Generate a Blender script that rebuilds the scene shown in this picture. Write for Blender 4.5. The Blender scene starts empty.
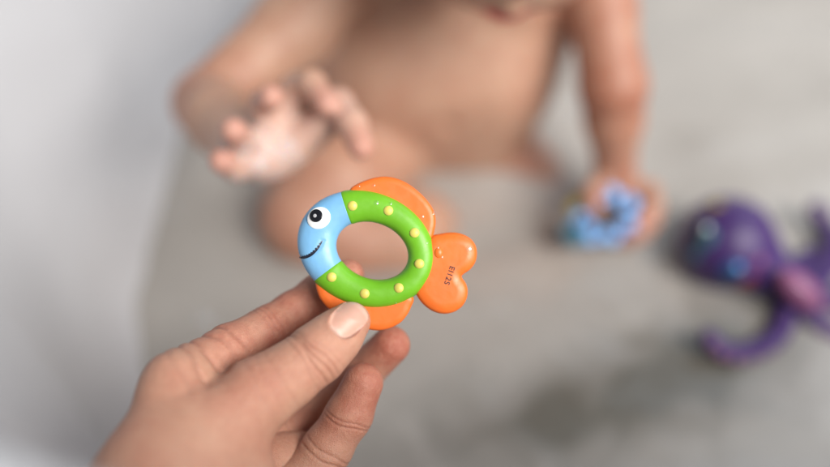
import bpy, math, random
import numpy as np
from mathutils import Vector
from mathutils.bvhtree import BVHTree

random.seed(4); rng = np.random.default_rng(4)
sc = bpy.context.scene
col = sc.collection
A = lambda *v: np.array(v, dtype=np.float64)

# ------------------------------------------------------------------ camera frame (all modelling in centimetres)
CAM = A(0, 0, 61.3)
TH = math.radians(50)
RT = A(1, 0, 0)
FW = A(0, math.cos(TH), -math.sin(TH))
UP = A(0, math.sin(TH), math.cos(TH))
FOC = 830 * 35 / 36
def P(px, py, d):
    """the point seen at photo pixel px, py at depth d cm"""
    return CAM + RT * ((px - 415) / FOC * d) + UP * (-(py - 233.5) / FOC * d) + FW * d

# ------------------------------------------------------------------ scene helpers
def link(name, me, mat=None, parent=None, loc=None):
    o = bpy.data.objects.new(name, me); col.objects.link(o)
    if me is not None and mat is not None:
        me.materials.append(mat)
    if parent is not None:
        o.parent = parent
    if loc is not None:
        o.location = Vector([float(c) * .01 for c in loc])
    return o
def tag(o, label=None, cat=None, group=None, kind=None):
    if label: o['label'] = label
    if cat: o['category'] = cat
    if group: o['group'] = group
    if kind: o['kind'] = kind
    return o
def mesh_np(name, v, quads=None, tris=None, smooth=True, attrs=None):
    me = bpy.data.meshes.new(name)
    v = np.asarray(v, dtype=np.float32) * .01
    me.vertices.add(len(v)); me.vertices.foreach_set('co', v.ravel())
    loops = []; starts = []; tot = []; s = 0
    for F, k in ((quads, 4), (tris, 3)):
        if F is None or len(F) == 0: continue
        F = np.asarray(F, dtype=np.int32)
        loops.append(F.ravel()); starts.append(s + np.arange(len(F)) * k); tot.append(np.full(len(F), k)); s += F.size
    loops = np.concatenate(loops).astype(np.int32)
    starts = np.concatenate(starts).astype(np.int32); tot = np.concatenate(tot).astype(np.int32)
    me.loops.add(len(loops)); me.loops.foreach_set('vertex_index', loops)
    me.polygons.add(len(starts)); me.polygons.foreach_set('loop_start', starts); me.polygons.foreach_set('loop_total', tot)
    me.polygons.foreach_set('use_smooth', np.full(len(starts), smooth))
    me.update(calc_edges=True); me.validate()
    if attrs:
        for k, a in attrs.items():
            at = me.attributes.new(k, 'FLOAT', 'POINT')
            at.data.foreach_set('value', np.asarray(a, dtype=np.float32))
    return me

# ------------------------------------------------------------------ implicit surfaces
def capd(p, a, b, ra, rb):
    ab = b - a; L2 = float(ab @ ab) + 1e-9
    t = np.clip(((p - a) @ ab) / L2, 0, 1)
    return np.linalg.norm(p - a - t[:, None] * ab, axis=1) - (ra + (rb - ra) * t)
def elld(p, c, r, M=None):
    q = p - c
    if M is not None: q = q @ M.T
    r = np.asarray(r, float)
    k0 = np.linalg.norm(q / r, axis=1); k1 = np.linalg.norm(q / (r * r), axis=1) + 1e-9
    return k0 * (k0 - 1.0) / k1
def smin(a, b, k):
    h = np.clip(.5 + .5 * (b - a) / k, 0, 1)
    return b + (a - b) * h - k * h * (1 - h)
def smax(a, b, k): return -smin(-a, -b, k)
def cull(p, c, R, fn, far=2.6):
    """evaluate fn only near the ball (c, R); farther off its distance to the ball is enough"""
    bd = np.linalg.norm(p - c, axis=1) - R
    m = bd < far
    if m.all(): return fn(p)
    if m.any(): bd[m] = fn(p[m])
    return bd
def chain(p, pts, k=.5):
    q = np.array([a for a, _ in pts]); c = (q.min(0) + q.max(0)) / 2
    R = max(np.linalg.norm(a - c) + r for a, r in pts)
    return cull(p, c, R, lambda x: chain_(x, pts, k), max(2.6, k))
def chain_(p, pts, k=.5):
    d = None
    for (a, ra), (b, rb) in zip(pts[:-1], pts[1:]):
        c = capd(p, a, b, ra, rb)
        d = c if d is None else smin(d, c, k)
    return d
def gauss(x, w): return np.exp(-(x / w) ** 2)

def surface_nets(f, lo, hi, h, slack=1.7, newton=3):
    B = 8
    lo = np.asarray(lo, float); n = (np.ceil((np.asarray(hi) - lo) / h / B).astype(int) + 1) * B
    nb = n // B
    bc = np.stack(np.meshgrid(*[np.arange(k) for k in nb], indexing='ij'), -1).reshape(-1, 3)
    cv = f(lo + (bc * B + (B - 1) / 2) * h)
    D = np.repeat(np.repeat(np.repeat(np.where(cv < 0, -9, 9).reshape(nb).astype(np.float32), B, 0), B, 1), B, 2)
    act = bc[np.abs(cv) < h * B * .87 * slack]
    off = np.stack(np.meshgrid(*[np.arange(B)] * 3, indexing='ij'), -1).reshape(-1, 3)
    for i in range(0, len(act), 600):
        idx = (act[i:i + 600, None, :] * B + off[None]).reshape(-1, 3)
        D[idx[:, 0], idx[:, 1], idx[:, 2]] = f(lo + idx * h)
    S = D < 0
    cnt = np.zeros(tuple(n - 1), np.int8)
    for c in np.ndindex(2, 2, 2):
        cnt += S[c[0]:n[0] - 1 + c[0], c[1]:n[1] - 1 + c[1], c[2]:n[2] - 1 + c[2]]
    cells = np.argwhere((cnt > 0) & (cnt < 8))
    idm = np.full(tuple(n - 1), -1, np.int32)
    idm[cells[:, 0], cells[:, 1], cells[:, 2]] = np.arange(len(cells))
    acc = np.zeros((len(cells), 3)); w = np.zeros(len(cells))
    cs = list(np.ndindex(2, 2, 2))
    for a in cs:
        for ax in range(3):
            if a[ax]: continue
            b = list(a); b[ax] = 1
            ia = cells + a; ib = cells + b
            da = D[ia[:, 0], ia[:, 1], ia[:, 2]]; db = D[ib[:, 0], ib[:, 1], ib[:, 2]]
            m = (da < 0) != (db < 0)
            t = np.where(m, da / np.where(m, da - db, 1), 0)
            acc[m] += (A(*a) + t[m, None] * (A(*b) - A(*a))); w[m] += 1
    V = lo + (cells + acc / w[:, None]) * h
    quads = []
    for ax in range(3):
        u, v = [(1, 2), (2, 0), (0, 1)][ax]
        sl0 = [slice(1, -1)] * 3; sl0[ax] = slice(0, -1); sl1 = list(sl0); sl1[ax] = slice(1, None)
        e = np.argwhere(S[tuple(sl0)] != S[tuple(sl1)])
        add = np.array([1, 1, 1]); add[ax] = 0; e = e + add
        s = S[e[:, 0], e[:, 1], e[:, 2]]
        U = np.zeros(3, int); U[u] = 1; W = np.zeros(3, int); W[v] = 1
        q = [idm[tuple((e - k).T)] for k in (0 * U, U, U + W, W)]
        q = np.stack(q, 1); q[~s] = q[~s][:, ::-1]
        q = q[(q >= 0).all(1)]
        quads.append(q)
    quads = np.concatenate(quads)
    eps = h * .35
    for _ in range(newton):
        d0 = f(V); G = np.stack([f(V + eps * np.eye(3)[k]) - d0 for k in range(3)], 1) / eps
        g2 = (G ** 2).sum(1) + 1e-6
        st = -(d0 / g2)[:, None] * G
        ln = np.linalg.norm(st, axis=1); st *= np.minimum(1, .5 * h / (ln + 1e-9))[:, None]
        V = V + st
    return V, quads
def normals_of(f, V, eps=.03):
    d0 = f(V); G = np.stack([f(V + eps * np.eye(3)[k]) - d0 for k in range(3)], 1)
    return G / (np.linalg.norm(G, axis=1)[:, None] + 1e-9)

# ------------------------------------------------------------------ materials
def mat(name):
    m = bpy.data.materials.new(name); m.use_nodes = True
    nt = m.node_tree; b = nt.nodes['Principled BSDF']
    return m, nt, b
def N(nt, t, **kw):
    n = nt.nodes.new(t)
    for k, v in kw.items():
        if k.startswith('i_'):
            key = k[2:].replace('_', ' ')
            n.inputs[int(key) if key.isdigit() else key].default_value = v
        else: setattr(n, k, v)
    return n
def ramp(nt, fac, stops):
    r = nt.nodes.new('ShaderNodeValToRGB')
    while len(r.color_ramp.elements) < len(stops): r.color_ramp.elements.new(.5)
    for e, (p, c) in zip(r.color_ramp.elements, stops):
        e.position = p; e.color = (c, c, c, 1) if isinstance(c, (int, float)) else (*c, 1)
    nt.links.new(fac, r.inputs[0]); return r.outputs[0]
def mixc(nt, fac, a, b, mode='MIX'):
    m = nt.nodes.new('ShaderNodeMix'); m.data_type = 'RGBA'; m.blend_type = mode
    for s, v in ((0, fac), (6, a), (7, b)):
        if hasattr(v, 'links'): nt.links.new(v, m.inputs[s])
        else: m.inputs[s].default_value = v if s == 0 else (*v, 1)
    return m.outputs[2]
def math_(nt, op, a, b=None):
    m = nt.nodes.new('ShaderNodeMath'); m.operation = op
    for s, v in ((0, a), (1, b)):
        if v is None: continue
        if hasattr(v, 'links'): nt.links.new(v, m.inputs[s])
        else: m.inputs[s].default_value = v
    return m.outputs[0]
def obj_tex(nt, kind, scale, detail=2, rough=.5, **kw):
    tc = nt.nodes.new('ShaderNodeTexCoord')
    n = nt.nodes.new(kind); n.inputs['Scale'].default_value = scale
    if kind == 'ShaderNodeTexNoise':
        n.inputs['Detail'].default_value = detail; n.inputs['Roughness'].default_value = rough
    for k, v in kw.items():
        if k in n.inputs: n.inputs[k].default_value = v
        else: setattr(n, k, v)
    nt.links.new(tc.outputs['Object'], n.inputs['Vector'])
    return n

def plastic(name, c, rough=.34, bump=.25, sss=.08, var=.12, scale=90):
    m, nt, b = mat(name)
    n1 = obj_tex(nt, 'ShaderNodeTexNoise', scale, 3)
    dark = tuple(x * (1 - var) for x in c)
    cc = mixc(nt, ramp(nt, n1.outputs['Fac'], [(.3, 0.), (.7, 1.)]), dark, c)
    n2 = obj_tex(nt, 'ShaderNodeTexNoise', 1100, 2)
    spec = ramp(nt, n2.outputs['Fac'], [(.20, .6), (.26, 0.)])
    cc = mixc(nt, math_(nt, 'MULTIPLY', spec, .35), cc, tuple(x * .45 for x in c))
    nt.links.new(cc, b.inputs['Base Color'])
    n3 = obj_tex(nt, 'ShaderNodeTexNoise', 350, 4)
    nt.links.new(math_(nt, 'ADD', math_(nt, 'MULTIPLY', n3.outputs['Fac'], .3), rough - .15), b.inputs['Roughness'])
    bp = N(nt, 'ShaderNodeBump', i_Strength=bump, i_Distance=.0003)
    nt.links.new(n3.outputs['Fac'], bp.inputs['Height'])
    n4 = obj_tex(nt, 'ShaderNodeTexNoise', 75, 2)
    bp2 = N(nt, 'ShaderNodeBump', i_Strength=.35, i_Distance=.0012); nt.links.new(n4.outputs['Fac'], bp2.inputs['Height']); nt.links.new(bp.outputs[0], bp2.inputs['Normal'])
    nt.links.new(bp2.outputs[0], b.inputs['Normal'])
    b.inputs['Subsurface Weight'].default_value = sss
    b.inputs['Subsurface Radius'].default_value = (1, .6, .4); b.inputs['Subsurface Scale'].default_value = .0015
    return m

def skin(name, base, red, sss=.35, scale=.0035, fine=1.0, rough=.48):
    """base colour, redder colour where blood shows or shade is painted in; attributes: red, nail, tip"""
    m, nt, b = mat(name)
    att = lambda a: N(nt, 'ShaderNodeAttribute', attribute_name=a).outputs['Fac']
    n1 = obj_tex(nt, 'ShaderNodeTexNoise', 48, 5, .62)
    n1b = obj_tex(nt, 'ShaderNodeTexNoise', 260, 3, .6)
    f = math_(nt, 'ADD', math_(nt, 'MULTIPLY', ramp(nt, n1.outputs['Fac'], [(.35, 0.), (.7, 1.)]), .42), att('red'))
    f = math_(nt, 'MINIMUM', f, 1.)
    c = mixc(nt, f, base, red)
    c = mixc(nt, math_(nt, 'MULTIPLY', ramp(nt, n1b.outputs['Fac'], [(.4, 0.), (.75, 1.)]), .25), c, tuple(min(1, x * 1.25) for x in base))
    c = mixc(nt, math_(nt, 'MULTIPLY', att('crease'), .55), c, (red[0] * .55, red[1] * .4, red[2] * .4))
    c = mixc(nt, math_(nt, 'MULTIPLY', att('nail'), .8), c, (.57, .34, .265))
    c = mixc(nt, math_(nt, 'MULTIPLY', att('lunula'), .5), c, (.70, .50, .42))
    nt.links.new(c, b.inputs['Base Color'])
    r = math_(nt, 'SUBTRACT', math_(nt, 'ADD', rough - .1, math_(nt, 'MULTIPLY', n1b.outputs['Fac'], .2)), math_(nt, 'MULTIPLY', att('nail'), .05))
    nt.links.new(r, b.inputs['Roughness'])
    v = obj_tex(nt, 'ShaderNodeTexVoronoi', 1300, feature='DISTANCE_TO_EDGE')
    v2 = obj_tex(nt, 'ShaderNodeTexNoise', 700, 4, .7)
    hgt = math_(nt, 'ADD', math_(nt, 'MULTIPLY', v.outputs['Distance'], .9), v2.outputs['Fac'])
    hgt = math_(nt, 'MULTIPLY', hgt, math_(nt, 'SUBTRACT', 1., math_(nt, 'MULTIPLY', att('nail'), .92)))
    bp = N(nt, 'ShaderNodeBump', i_Strength=.85 * fine, i_Distance=.0004)
    nt.links.new(hgt, bp.inputs['Height'])
    v3 = obj_tex(nt, 'ShaderNodeTexNoise', 210, 3, .55, Distortion=1.2)
    rd = ramp(nt, v3.outputs['Fac'], [(.40, 0.), (.5, 1.), (.60, .1)])
    bp2 = N(nt, 'ShaderNodeBump', i_Strength=.16 * fine, i_Distance=.0006)
    nt.links.new(math_(nt, 'MULTIPLY', rd, math_(nt, 'SUBTRACT', 1., att('nail'))), bp2.inputs['Height']); nt.links.new(bp.outputs[0], bp2.inputs['Normal'])
    nt.links.new(bp2.outputs[0], b.inputs['Normal'])
    b.inputs['Subsurface Weight'].default_value = sss
    b.inputs['Subsurface Radius'].default_value = (1, .35, .2); b.inputs['Subsurface Scale'].default_value = scale
    b.inputs['Specular IOR Level'].default_value = .42
    return m

M_green = plastic('green_rubber', (.15, .43, .014), rough=.42)
M_blue = plastic('sky_blue_rubber', (.19, .44, .71), rough=.38)
M_orange = plastic('orange_rubber', (.80, .16, .02), rough=.43)
M_yellow = plastic('yellow_rubber', (.68, .60, .12), rough=.45, var=.2)
M_white = plastic('white_paint', (.85, .86, .86), rough=.25, sss=.02, var=.03)
M_black = plastic('black_paint', (.008, .008, .012), rough=.22, sss=0)
M_navy = plastic('navy_paint', (.01, .014, .03), rough=.4, sss=0)
M_grey = plastic('catchlight_grey', (.45, .45, .47), rough=.3, sss=0)
M_print = plastic('dark_print', (.045, .01, .006), rough=.5, sss=0)
M_lblue = plastic('pale_blue_rubber', (.22, .50, .92), rough=.35, scale=40)
M_teal = plastic('teal_rubber', (.03, .12, .17), rough=.35)
M_cobalt = plastic('cobalt_rubber', (.01, .07, .22), rough=.4)
M_olive = plastic('olive_yellow_rubber', (.32, .24, .03), rough=.4)
M_wine = plastic('wine_red_rubber', (.14, .008, .012), rough=.35)
M_purple = plastic('purple_rubber', (.058, .022, .135), rough=.45, scale=30, var=.25)
M_pink = plastic('pink_rubber', (.28, .09, .2), rough=.4, scale=30, var=.3)
M_skin = skin('adult_skin', (.54, .295, .20), (.37, .10, .062))
M_child = skin('toddler_skin', (.50, .305, .212), (.34, .125, .075), scale=.005, fine=.4)
M_hair, nt, b = mat('fair_brown_hair'); b.inputs['Base Color'].default_value = (.16, .09, .045, 1); b.inputs['Roughness'].default_value = .55
nz = obj_tex(nt, 'ShaderNodeTexNoise', 160, 4); bp = N(nt, 'ShaderNodeBump', i_Strength=.8, i_Distance=.002)
nt.links.new(nz.outputs['Fac'], bp.inputs['Height']); nt.links.new(bp.outputs[0], b.inputs['Normal'])
M_eye, nt, b = mat('eye_white'); b.inputs['Base Color'].default_value = (.8, .78, .75, 1); b.inputs['Roughness'].default_value = .1
M_lash, nt, b = mat('brown_lashes'); b.inputs['Base Color'].default_value = (.03, .015, .01, 1)

# clear water beads
M_drop, nt, b = mat('clear_water')
o_ = [n for n in nt.nodes if n.type == 'OUTPUT_MATERIAL'][0]
fr = N(nt, 'ShaderNodeFresnel', i_IOR=1.6); gl = N(nt, 'ShaderNodeBsdfGlossy', i_Roughness=.22); tr = N(nt, 'ShaderNodeBsdfTransparent'); mx = N(nt, 'ShaderNodeMixShader')
tr.inputs[0].default_value = (.985, .99, .99, 1)
geo = N(nt, 'ShaderNodeNewGeometry'); nt.links.new(math_(nt, 'MULTIPLY', math_(nt, 'ADD', math_(nt, 'MULTIPLY', fr.outputs[0], 1.2), .08), math_(nt, 'SUBTRACT', 1., geo.outputs['Backfacing'])), mx.inputs[0]); nt.links.new(tr.outputs[0], mx.inputs[1]); nt.links.new(gl.outputs[0], mx.inputs[2]); nt.links.new(mx.outputs[0], o_.inputs[0])
# soap suds
M_suds, nt, b = mat('white_suds')
b.inputs['Base Color'].default_value = (.84, .84, .86, 1); b.inputs['Roughness'].default_value = .55
b.inputs['Subsurface Weight'].default_value = .5; b.inputs['Subsurface Scale'].default_value = .004
nz = obj_tex(nt, 'ShaderNodeTexVoronoi', 420); bp = N(nt, 'ShaderNodeBump', i_Strength=.3, i_Distance=.0006)
nt.links.new(nz.outputs['Distance'], bp.inputs['Height']); nt.links.new(bp.outputs[0], b.inputs['Normal'])
nz2 = obj_tex(nt, 'ShaderNodeTexNoise', 110, 4)
nt.links.new(ramp(nt, nz2.outputs['Fac'], [(.40, .03), (.66, .42)]), b.inputs['Alpha'])
# enamel of the tub
M_tub, nt, b = mat('white_enamel')
nz = obj_tex(nt, 'ShaderNodeTexNoise', 5, 4)
nt.links.new(mixc(nt, nz.outputs['Fac'], (.52, .52, .535), (.57, .57, .585)), b.inputs['Base Color'])
b.inputs['Roughness'].default_value = .22; b.inputs['Coat Weight'].default_value = .3
# soapy water: a milky film over clear water
M_water = bpy.data.materials.new('soapy_water'); M_water.use_nodes = True; nt = M_water.node_tree
for n in list(nt.nodes): nt.nodes.remove(n)
out = N(nt, 'ShaderNodeOutputMaterial')
dif = N(nt, 'ShaderNodeBsdfPrincipled'); dif.inputs['Roughness'].default_value = .3; dif.inputs['Specular IOR Level'].default_value = .4
big = obj_tex(nt, 'ShaderNodeTexNoise', 3.4, 2, .45, Distortion=.7)
mid = obj_tex(nt, 'ShaderNodeTexNoise', 15, 3, .5, Distortion=.8)
film = math_(nt, 'ADD', math_(nt, 'MULTIPLY', big.outputs['Fac'], .8), math_(nt, 'MULTIPLY', mid.outputs['Fac'], .2))
# a long ragged spot where the water turns dark and nearly opaque
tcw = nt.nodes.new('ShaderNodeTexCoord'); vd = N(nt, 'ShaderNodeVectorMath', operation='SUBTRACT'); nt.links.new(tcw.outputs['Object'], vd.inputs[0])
DARK_SPOT = vd.inputs[1]
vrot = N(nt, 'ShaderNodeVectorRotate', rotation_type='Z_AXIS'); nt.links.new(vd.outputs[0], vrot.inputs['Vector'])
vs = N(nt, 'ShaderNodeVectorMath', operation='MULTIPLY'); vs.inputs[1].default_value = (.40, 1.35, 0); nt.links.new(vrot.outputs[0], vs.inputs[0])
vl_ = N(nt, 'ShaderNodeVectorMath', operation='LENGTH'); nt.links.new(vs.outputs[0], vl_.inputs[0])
dark_spot = ramp(nt, math_(nt, 'ADD', vl_.outputs['Value'], math_(nt, 'MULTIPLY', math_(nt, 'SUBTRACT', mid.outputs['Fac'], .5), .10)), [(.03, 1.), (.125, 0.)])
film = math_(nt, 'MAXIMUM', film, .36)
film = math_(nt, 'ADD', math_(nt, 'MULTIPLY', film, math_(nt, 'SUBTRACT', 1., dark_spot)), math_(nt, 'MULTIPLY', dark_spot, .2))
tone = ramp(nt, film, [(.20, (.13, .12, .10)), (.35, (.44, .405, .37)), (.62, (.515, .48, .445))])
fleck = obj_tex(nt, 'ShaderNodeTexNoise', 60, 3, .7)
tone = mixc(nt, math_(nt, 'MULTIPLY', ramp(nt, fleck.outputs['Fac'], [(.70, 0.), (.78, 1.)]), .35), tone, (.75, .75, .76))
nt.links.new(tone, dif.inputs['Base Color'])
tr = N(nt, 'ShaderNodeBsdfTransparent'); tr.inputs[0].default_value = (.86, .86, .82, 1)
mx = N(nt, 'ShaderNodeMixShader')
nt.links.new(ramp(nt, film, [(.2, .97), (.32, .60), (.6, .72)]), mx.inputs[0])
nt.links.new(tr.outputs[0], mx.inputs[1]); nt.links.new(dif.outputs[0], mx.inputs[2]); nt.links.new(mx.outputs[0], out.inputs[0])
wv = obj_tex(nt, 'ShaderNodeTexNoise', 13, 2, .5, Distortion=.6)
bp = N(nt, 'ShaderNodeBump', i_Strength=.3, i_Distance=.012)
nt.links.new(wv.outputs['Fac'], bp.inputs['Height']); nt.links.new(bp.outputs[0], dif.inputs['Normal'])

# ------------------------------------------------------------------ the tub and its water
X0, X1, Y0, Y1 = -27., 92., 13., 93.
def rrect(off, R, n=40):
    x0, x1, y0, y1 = X0 - off, X1 + off, Y0 - off, Y1 + off
    pts = []
    for cx, cy, a0 in ((x1 - R, y1 - R, 0), (x0 + R, y1 - R, 90), (x0 + R, y0 + R, 180), (x1 - R, y0 + R, 270)):
        for i in range(n):
            a = math.radians(a0 + 90 * i / (n - 1)); pts.append((cx + R * math.cos(a), cy + R * math.sin(a)))
    return np.array(pts)
prof = []
Rf = 17.
for i in range(13):
    a = math.radians(78 * i / 12); prof.append((-Rf + 2 + Rf * math.sin(a), Rf * (1 - math.cos(a))))
s, z = prof[-1]
for i in range(1, 9): prof.append((s + i * .78, z + i * 3.9))
s, z = prof[-1]
for a in range(20, 91, 14): prof.append((s + 1.5 - 1.5 * math.cos(math.radians(a)) , z + 1.5 * math.sin(math.radians(a))))
s, z = prof[-1]
prof.append((s + 6, z))
for a in range(15, 91, 15): prof.append((s + 6 + 1.5 * math.sin(math.radians(a)), z - 1.5 + 1.5 * math.cos(math.radians(a))))
s = prof[-1][0]; prof.append((s, -6.))
V = []; n = 160
for (s, z) in prof:
    r = rrect(s, max(6, 32 + s)); V += [(x, y, z) for x, y in r]
Q = [(j * n + i, j * n + (i + 1) % n, (j + 1) * n + (i + 1) % n, (j + 1) * n + i) for j in range(len(prof) - 1) for i in range(n)]
c = A((X0 + X1) / 2, (Y0 + Y1) / 2, 0); V.append(tuple(c)); T = [(len(V) - 1, (i + 1) % n, i) for i in range(n)]
V = np.array(V); me = mesh_np('bathtub', V - c, Q, T)
tub = link('bathtub', me, M_tub, None, c)
tag(tub, 'smooth white enamel bathtub round the toddler with sloping wall', 'bathtub')
WZ = 5.0
def Z(px, py, z):
    d0 = P(px, py, 1) - CAM; return CAM + d0 * ((CAM[2] - z) / -d0[2])
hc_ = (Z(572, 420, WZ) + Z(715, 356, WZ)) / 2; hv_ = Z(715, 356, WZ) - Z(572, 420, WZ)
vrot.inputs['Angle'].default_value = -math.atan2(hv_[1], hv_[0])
DARK_SPOT.default_value = (float(hc_[0] - c[0]) * .01, float(hc_[1] - c[1]) * .01, .05)
# the waterline of the tub profile
so = np.interp(WZ, [p[1] for p in prof[:13]], [p[0] for p in prof[:13]]) + .15
r = rrect(so, 32 + so)
nr = 60; V = []
for k in range(nr + 1):
    t = k / nr
    V += [(c[0] + (x - c[0]) * t, c[1] + (y - c[1]) * t, 0.0) for x, y in r]
V = np.array(V)
V[:, 2] = WZ + .12 * np.sin(V[:, 0] * .55 + .4 * V[:, 1]) + .10 * np.sin(V[:, 1] * .8 - .3 * V[:, 0] + 1) + .05 * np.sin(V[:, 0] * 1.3 + V[:, 1] * 1.1)
Q = [(j * n + i, (j + 1) * n + i, (j + 1) * n + (i + 1) % n, j * n + (i + 1) % n) for j in range(nr) for i in range(n)]
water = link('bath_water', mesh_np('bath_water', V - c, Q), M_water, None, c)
tag(water, 'cloudy soapy bath water lying shallow in the tub', 'water', kind='structure')

# ------------------------------------------------------------------ the fish ring toy
S = 22.4                                    # photo pixels per cm at the toy
TD = 36.0
TO = P(366, 249, TD)
TOUT = -FW
def L2W(l): return TO + np.asarray(l)[..., 0:1] * RT + np.asarray(l)[..., 1:2] * UP + np.asarray(l)[..., 2:3] * TOUT
def L(px, py): return A((px - 366) / S, -(py - 249) / S)
fish = link('fish_ring_toy', None, loc=TO)
tag(fish, 'fish shaped ring toy with blue head, green body and orange fins in adult fingers', 'bath toy')
def tmesh(name, vl, mt, q=None, t=None, parent=fish, org=TO):
    me = mesh_np(name, L2W(vl) - TO, q, t)
    return link(name, me, mt, parent)
def ell(cx, cy, a, b, ang, ph):
    ph = np.asarray(ph); t = math.radians(ang)
    return np.stack([cx + a * np.cos(ph) * math.cos(t) - b * np.sin(ph) * math.sin(t),
                     cy + a * np.cos(ph) * math.sin(t) + b * np.sin(ph) * math.cos(t)], -1)
OE = (366, 248.7, 70.4, 57.3, 20); IE = (372.5, 250.7, 36.6, 27.6, 21)
def phof(E, px, py):
    cx, cy, a, b, g = E; t = math.radians(g); x = px - cx; y = py - cy
    return math.atan2((-x * math.sin(t) + y * math.cos(t)) / b, (x * math.cos(t) + y * math.sin(t)) / a)
def ring(name, mt, o0, o1, i0, i1, nn, cap, shrink=0., bulge=.58, mouth=False):
    u = np.linspace(0, 1, nn); m = 56
    O = ell(*OE, o0 + (o1 - o0) * u); I = ell(*IE, i0 + (i1 - i0) * u)
    vl = []
    for k in range(nn):
        o = L(*O[k]); i = L(*I[k]); mid = (o + i) / 2; hw = np.linalg.norm(o - i) / 2; d = (o - i) / (2 * hw)
        e = 0.
        if cap:
            tt = min(k, nn - 1 - k) / 5.
            if tt < 1: e = .07 * (1 - math.sqrt(1 - (1 - tt) ** 2))
        for j in range(m):
            a = 2 * math.pi * j / m
            ca, sa = math.cos(a), math.sin(a)
            q = mid + d * (hw - shrink - e) * math.copysign(abs(ca) ** .9, ca)
            vl.append((q[0], q[1], (bulge - shrink - e) * math.copysign(abs(sa) ** .9, sa)))
    vl = np.array(vl)
    Q = [(k * m + j, k * m + (j + 1) % m, (k + 1) * m + (j + 1) % m, (k + 1) * m + j) for k in range(nn - 1) for j in range(m)]
    T = []
    for k, rev in ((0, 0), (nn - 1, 1)):
        cidx = len(vl); vl = np.vstack([vl, vl[k * m:(k + 1) * m].mean(0)])
        for j in range(m):
            a, b2 = k * m + j, k * m + (j + 1) % m
            T.append((cidx, b2, a) if not rev else (cidx, a, b2))
    return vl, Q, T
oT = phof(OE, 340.5, 193.7); iT = phof(IE, 351, 224.5)
oB = phof(OE, 314.3, 279.6); iB = phof(IE, 328.6, 263.7)
tp = 2 * math.pi
def wrap(a, lo):
    while a < lo: a += tp
    return a
# green goes from the top seam clockwise (through the right) to the bottom seam
oT_, iT_ = oT % tp, iT % tp
oB_, iB_ = wrap(oB, oT_), wrap(iB, iT_)
gv, gq, gt = ring('body', M_green, oT_, oB_, iT_, iB_, 240, True)
body = tmesh('body_ring', gv, M_green, gq, gt)
hv, hq, ht = ring('head', M_blue, oB_ - .02, oT_ + tp + .02, iB_ - .02, iT_ + tp + .02, 200, False, shrink=.028, bulge=.6)
# mouth groove and a step of the jaw pressed into the head
ML = np.array([L(*p) for p in ((297.0, 257.6), (301.5, 257.4), (306.7, 256.6), (311, 255), (315, 252.6), (319, 249), (322, 244.6), (324, 240.5))])
def polydist(q, pl):
    best = np.full(len(q), 9.)
    for a, b2 in zip(pl[:-1], pl[1:]):
        ab = b2 - a; t = np.clip(((q - a) @ ab) / (ab @ ab), 0, 1); best = np.minimum(best, np.linalg.norm(q - a - t[:, None] * ab, axis=1))
    return best
front = hv[:, 2] > -.25
dm = polydist(hv[:, :2], ML)
cen = (L(322, 236)); vec = hv[:, :2] - cen; vec /= np.linalg.norm(vec, axis=1)[:, None] + 1e-6
dep = np.where(front, .045 * gauss(dm, .075), 0)
hv[:, 2] -= dep * (hv[:, 2] > .1); hv[:, 0] += dep * 1.0 * (hv[:, 2] < .45) * (hv[:, 0] < L(306, 0)[0])
head = tmesh('head', hv, M_blue, hq, ht)
bh = BVHTree.FromPolygons([tuple(v) for v in hv], [tuple(q) for q in hq]); bg = BVHTree.FromPolygons([tuple(v) for v in gv], [tuple(q) for q in gq])
def surf(x, y, tr):
    h = tr.ray_cast(Vector((x, y, 3)), Vector((0, 0, -1)))
    if h[0] is None: return None, None
    nn = A(*h[1]); nn = nn if nn[2] > 0 else -nn
    return A(*h[0]), nn
def dome(name, px, py, rx, ry, hgt, mt, tr, parent, ang=0, lift=0., flat=2.0, nrm=None, pos=None):
    p, nn = surf(*L(px, py), tr) if pos is None else (pos, nrm)
    ux = np.cross(A(0, 1, 0), nn); ux /= np.linalg.norm(ux); uy = np.cross(nn, ux)
    ca, sa = math.cos(ang), math.sin(ang); ux, uy = ux * ca + uy * sa, -ux * sa + uy * ca
    vl = []; R, K = 10, 32
    for i in range(R + 1):
        t = i / R * math.pi / 2; rr = math.sin(t) ; hh = math.cos(t) ** (1 / flat * 2) if flat != 2 else math.cos(t)
        for k in range(K):
            a = tp * k / K
            vl.append(p + ux * rx * rr * math.cos(a) + uy * ry * rr * math.sin(a) + nn * (hgt * hh + lift))
    for k in range(K):
        a = tp * k / K; vl.append(p + ux * rx * math.cos(a) + uy * ry * math.sin(a) - nn * .12)
    Q = [(i * K + k, (i + 1) * K + k, (i + 1) * K + (k + 1) % K, i * K + (k + 1) % K) for i in range(R + 1) for k in range(K)]
    return tmesh(name, np.array(vl), mt, Q, parent=parent), p, nn
eye, ep, en = dome('eye', 320.3, 218.2, .53, .475, .13, M_white, bh, fish, ang=.5, flat=1.2)
pup, _, _ = dome('pupil', 318.3, 216.4, .29, .29, .05, M_black, bh, eye, lift=.118, flat=1.2)
glint, _, _ = dome('pupil_catchlight', 317.6, 216.6, .085, .085, .02, M_grey, bh, pup, lift=.158)  # catchlight put into the pupil as a small grey dome
for i, (x, y) in enumerate(((353.5, 206.3), (388.8, 211), (414.5, 232.8), (419.2, 263.3), (399, 287), (365.4, 292.6), (333, 276.4))):
    dome('raised_dot', x, y, .215, .215, .10, M_yellow, bg, fish, flat=1.5)
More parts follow.
